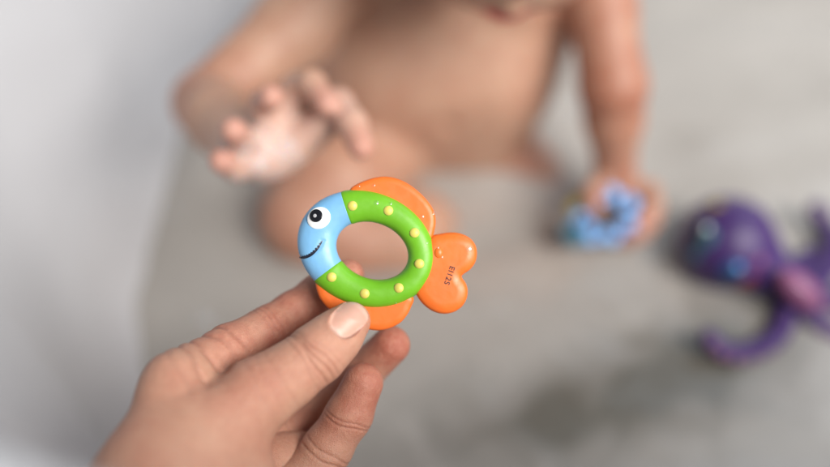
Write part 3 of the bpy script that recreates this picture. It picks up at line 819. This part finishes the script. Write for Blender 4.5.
tents = [
    [(785, 286, 6.4), (786, 312, 5.6), (774, 338, 5.2), (748, 352, 5.4), (722, 350, 6.0), (708, 336, 6.8)],
    [(790, 285, 6.6), (812, 284, 6.2), (830, 264, 6.2), (832, 240, 6.4), (822, 220, 6.8), (815, 208, 7.4)],
    [(795, 288, 6.3), (822, 300, 6.0), (850, 296, 5.8), (870, 275, 6), (878, 255, 6.6)],
    [(795, 295, 6), (815, 320, 5.2), (840, 335, 4.8), (865, 338, 5)],
    [(790, 276, 6), (812, 258, 5.6), (850, 250, 5.6), (880, 225, 6)],
]
for tpts in tents:
    ch = tent(tpts, 1.0, .6); allp = np.array([q[0] for q in ch])
    t = ol(lambda p: chain(p, ch, .3), allp.min(0) - 2, allp.max(0) + 2, .16, 'tentacle', M_purple)
    # pink suckers along the near side
    for q, r_ in ch[6::3]:
        c0 = q + (-FW * .75 - UP * .55) * r_ * .92
        ol(lambda p: elld(p, c0, (.42, .42, .3)), c0 - .6, c0 + .6, .1, 'sucker', M_pink, t)
def on_head(px, py):
    d0 = P(px, py, 1) - CAM; d0 /= np.linalg.norm(d0); oc = CAM - OC; b_ = d0 @ oc; disc = b_ * b_ - (oc @ oc - 4.05 ** 2)
    return CAM + d0 * (-b_ - math.sqrt(max(disc, 0)))
def patch(name, px, py, r, mt, parent, sc_=.35):
    c0 = on_head(px, py); nn = (c0 - OC) / np.linalg.norm(c0 - OC); ux = np.cross(nn, UP); ux /= np.linalg.norm(ux)
    return ol(lambda p: elld(p, c0, (r, r, r * sc_), np.stack([ux, np.cross(nn, ux), nn])), c0 - r - .3, c0 + r + .3, .1, name, mt, parent)
for (x, y) in ((704, 236), (733, 272)):
    e = patch('eye', x, y, 1.05, M_teal if y < 250 else M_cobalt, octo)
    patch('pupil', x - 1, y + 2, .55, M_black, e, .95)
    patch('eye_highlight', x + 4, y - 6, .36, M_white if y < 250 else M_lblue, e, 1.4)
patch('cheek_spot', 747, 281, .95, M_wine, octo); patch('cheek_spot', 760, 262, .5, M_pink, octo); patch('cheek_spot', 716, 205, .55, M_olive, octo); patch('cheek_spot', 694, 254, .6, M_teal, octo)

# ------------------------------------------------------------------ foam bubbles afloat
for i, (px, py, r) in enumerate(((176, 212, .42), (204, 317, .5), (212, 322, .3), (560, 108, .5), (664, 300, .3), (500, 305, .3))):
    d0 = P(px, py, 1) - CAM; t = (CAM[2] - WZ) / -d0[2]; w = CAM + d0 * t
    def ff(p, w=w, r=r, i=i):
        d = elld(p, w, (r, r * .8, r * .45))
        for k in range(4):
            a = k * 1.7 + i; d = smin(d, elld(p, w + A(math.cos(a), math.sin(a), 0) * r * .9, (r * .5, r * .5, r * .35)), .15)
        return d
    V, Q = surface_nets(ff, w - 2 * r - .2, w + 2 * r + .2, .09)
    o = link('foam_patch', mesh_np('foam_patch', V - w, Q), M_suds, None, w)
    tag(o, ['faint foam fleck on the water left of the reaching hand', 'larger foam fleck above the adult knuckles', 'tiny foam fleck right beside the one above the adult knuckles',
            'foam fleck between the toddler belly and lowered arm', 'foam fleck left of the octopus toy', 'foam fleck right below the fish tail'][i], 'foam', 'foam flecks on the water')

# ------------------------------------------------------------------ light, world, camera
w = bpy.data.worlds.new('World'); sc.world = w; w.use_nodes = True
bgn = w.node_tree.nodes['Background']; bgn.inputs[0].default_value = (.82, .91, 1, 1); bgn.inputs[1].default_value = .20
def area(name, loc, target, size, power, colr, sy=None):
    l = bpy.data.lights.new(name, 'AREA'); l.shape = 'RECTANGLE'; l.size = size; l.size_y = sy or size; l.energy = power; l.color = colr
    o = bpy.data.objects.new(name, l); col.objects.link(o); o.location = loc
    o.rotation_euler = (Vector(target) - Vector(loc)).to_track_quat('-Z', 'Y').to_euler()
    return o
area('window_light', (1.1, -.62, 1.62), (.05, .45, .12), 1.1, 77, (1, .97, .93))
area('cool_window_light', (1.2, 1.2, 1.6), (-.2, .4, .1), .9, 8, (.66, .82, 1))
cam = bpy.data.cameras.new('camera'); co = bpy.data.objects.new('camera', cam); col.objects.link(co)
co.location = (0, 0, .613); co.rotation_euler = (math.pi / 2 - TH, 0, 0)
cam.lens = 35; cam.sensor_width = 36; cam.clip_start = .01; cam.clip_end = 50
cam.dof.use_dof = True; cam.dof.focus_distance = .3535; cam.dof.aperture_fstop = 1.55; cam.dof.aperture_blades = 0
sc.camera = co
sc.view_settings.view_transform = 'Standard'; sc.view_settings.look = 'None'; sc.view_settings.exposure = 0; sc.view_settings.gamma = 1
sc.cycles.use_denoising = True; sc.cycles.max_bounces = 8; sc.cycles.transparent_max_bounces = 8
